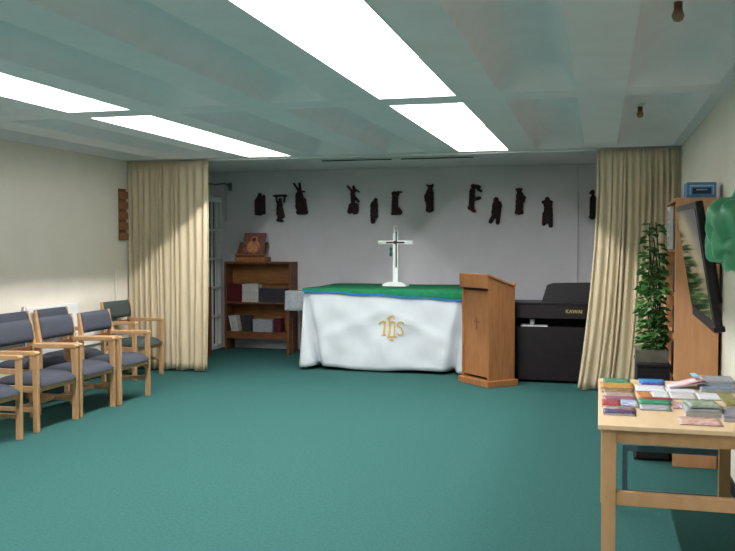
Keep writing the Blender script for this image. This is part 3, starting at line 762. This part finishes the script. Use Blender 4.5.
# low metal frame under the table
t = thing('metal_frame', 'low blue-grey metal rail frame standing at the far end of the leaflet table', 'frame')
obj('top_rail', box(NB(), .145,.735,5.50,5.53,.285,.325,bev=.005), bluegrey, t)
obj('low_rail', box(NB(), .175,.705,5.505,5.525,.03,.05), bluegrey, t)
for x0 in (.145,.705): obj('leg', box(NB(), x0,x0+.03,5.50,5.53,0,.286), bluegrey, t)
for x0 in (.145,.705): obj('foot', box(NB(), x0,x0+.03,5.445,5.60,0,.02), bluegrey, t)

# leaflets: pixel rows on the table top -> real thin booklets
def cover_mat(name, c1, c2, sc=38, st=(1,2.5,1)):
    return mat(name, c1, .45, c2, sc, 0, stretch=st, spec=.4, detail=2, coords='Object')
LZ = SZ+.0012
def leaflet(x0, x1, ya, yb, c1, c2, label, z=0, th=.006, rot=0, name='leaflet', pages=True):
    A = at_z(x0, yb, SZ); B = at_z(x1, yb, SZ); Cc = at_z((x0+x1)/2, ya, SZ)
    cx = (A.x+B.x)/2; cy = (A.y+Cc.y)/2; w = (B.x-A.x); d = abs(Cc.y-A.y)*1.0
    cx = min(cx, SX1-w/2-.005); cy = min(max(cy, SY0+d/2+.005), SY1-d/2-.005)
    t = thing(name, label, 'leaflet', (cx,cy,LZ+z), rot, 'leaflets on the side table')
    obj('pages', box(NB(), -w/2+.001,w/2-.001,-d/2+.001,d/2-.001,0,th*.8), mat('page_block',(.42,.42,.42),.8,(.3,.3,.31),200), t)
    key = 'cover_%03d' % len(MATS)
    b = NB(); n = 8
    V = [[b.verts.new((-w/2+w*i/n, -d/2+d*j/3, th*.85+.002*abs(math.sin(i*1.1+cx*40)))) for j in range(4)] for i in range(n+1)]
    for i in range(n):
        for j in range(3): b.faces.new((V[i][j],V[i+1][j],V[i+1][j+1],V[i][j+1]))
    o = obj('cover', b, cover_mat(key,c1,c2), t, True); m = o.modifiers.new('solid','SOLIDIFY'); m.thickness = .0012
    return t
W_ = (.60,.62,.66); OR = (.50,.13,.03); BL = (.03,.12,.36); GR = (.02,.13,.07); YE = (.52,.28,.04); RD = (.30,.015,.02); PU = (.08,.025,.12); TN = (.42,.25,.11); BK = (.025,.02,.02); GY = (.17,.185,.20); PK = (.38,.14,.13)
leaflet(603,630,379.5,383.5,GR,(.05,.26,.15),'dark green leaflet at the far left corner of the table')
leaflet(600,634,383.5,388.5,YE,(.35,.16,.04),'yellow-orange leaflet in the left column behind the tan ones',rot=.03)
leaflet(602,634,389,393,TN,BK,'tan and black leaflet in the middle of the left column',rot=-.03)
leaflet(604,635,393.5,397,GY,(.5,.3,.2),'grey and tan leaflet of the left column in front of the black one')
leaflet(603,637,397.5,401.5,PU,PK,'purple and pink leaflet in the left column',rot=.02)
leaflet(602,620,402,407.5,RD,(.25,.04,.06),'red booklet at the left table edge',th=.012)
leaflet(621,638,402,407.5,BL,W_,'blue and white booklet beside the red one',th=.010)
leaflet(603,635,408.5,411,(.5,.42,.3),(.12,.02,.05),'cream and maroon leaflet near the front of the left column',th=.012)
leaflet(603,635,411.8,415,(.03,.07,.25),(.10,.02,.05),'navy leaflet, frontmost of the left column',th=.012)
leaflet(639,664,378.8,382.5,(.02,.20,.55),(.03,.25,.6),'bright blue leaflet at the far edge of the table')
leaflet(640,664,383,385.5,PU,(.1,.06,.25),'purple leaflet just in front of the bright blue one')
leaflet(636,666,386.2,391.5,W_,(.6,.62,.7),'plain white sheet in front of the purple leaflet',th=.004)
leaflet(638,652,392.5,399,OR,TN,'orange leaflet in the middle of the table',rot=.06)
leaflet(653,670,392.5,398.3,W_,(.55,.5,.5),'white leaflet right of the orange one')
leaflet(644,672,399.3,400.8,RD,(.2,.03,.03),'thin dark red leaflet behind the green booklet',th=.008)
leaflet(639,671,401.6,405.5,GR,(.04,.3,.16),'green booklet in the middle of the table',th=.012)
leaflet(640,671,406.2,410.3,(.4,.43,.45),(.25,.27,.3),'silver-grey leaflet in front of the green booklet')
leaflet(673,683,402.8,409,RD,(.6,.5,.5),'small red and white card beside the green booklet',th=.004)
leaflet(667,697,388.8,392.8,W_,(.55,.56,.62),'white sheet under the curled magazine front edge',th=.004)
leaflet(699,733,380,386,GY,(.35,.36,.42),'thick grey magazine at the back right of the table',th=.045)
leaflet(701,735,387,392.5,(.2,.3,.5),GY,'grey and light blue magazine in front of the thick grey one',th=.022)
leaflet(671,697,394,399.5,W_,(.5,.42,.38),'white folded sheet with brown print in the table middle')
leaflet(699,724,394,400,W_,(.6,.63,.66),'plain white sheet right of the folded one',th=.004)
leaflet(726,742,394,407,(.35,.3,.1),(.1,.12,.05),'olive and brown booklet at the right of the table')
leaflet(686,722,409,416.5,(.16,.18,.17),(.3,.32,.32),'stack of grey magazines near the front of the table',th=.030)
leaflet(688,720,408,414.5,(.06,.14,.035),(.45,.5,.45),'green and white magazine on top of the grey stack',z=.032,th=.006,rot=.1)
leaflet(681,686,402.8,409,W_,(.5,.6,.58),'narrow white slip left of the green and white magazine',th=.004)
leaflet(680,722,418.5,425,OR,(.62,.56,.56),'orange and white leaflet frontmost on the table',th=.004)
leaflet(724,745,411,422,(.16,.15,.17),(.28,.26,.3),'dark grey booklet at the front right of the table',th=.02)
# curled open magazine
A = at_z(668,388,SZ); B = at_z(702,388,SZ)
t = thing('open_magazine', 'open curling white and pink magazine with pale blue corner', 'magazine', ((A.x+B.x)/2,5.20,LZ+.002), .05, 'leaflets on the side table')
for part, off, cc in (('lower_page',0,(paper)),('upper_page',.006,None)):
    b = NB(); n = 16; w = (B.x-A.x)*1.05; d = .17
    V = []
    for i in range(n+1):
        u_ = i/n
        V.append([b.verts.new((-w/2+w*u_, -d/2+d*j/4+.02*u_, off+.002+.075*max(0,u_-.35)**1.3*(1 if off else .75)+.012*math.sin(u_*3))) for j in range(5)])
    for i in range(n):
        for j in range(4): b.faces.new((V[i][j],V[i+1][j],V[i+1][j+1],V[i][j+1]))
    o = obj(part, b, cc or mat('magazine_page',(.66,.66,.70),.5,(.60,.30,.30),9), t, True); m = o.modifiers.new('solid','SOLIDIFY'); m.thickness = .0015
obj('blue_corner', box(NB(), w*.26,w*.40,-d/2+.03,d/2,.056,.0575,M=Matrix.Rotation(-.20,4,'Y')), mat('pale_blue_card',(.25,.5,.62)), t)

# ------------------------------------------------------------------ world and view
w = bpy.data.worlds.new('world'); bpy.context.scene.world = w; w.use_nodes = True
w.node_tree.nodes['Background'].inputs[0].default_value = (.5,.55,.6,1); w.node_tree.nodes['Background'].inputs[1].default_value = .02
sc = bpy.context.scene
sc.view_settings.view_transform = 'Standard'; sc.view_settings.look = 'None'; sc.view_settings.gamma = 1; sc.view_settings.exposure = 0
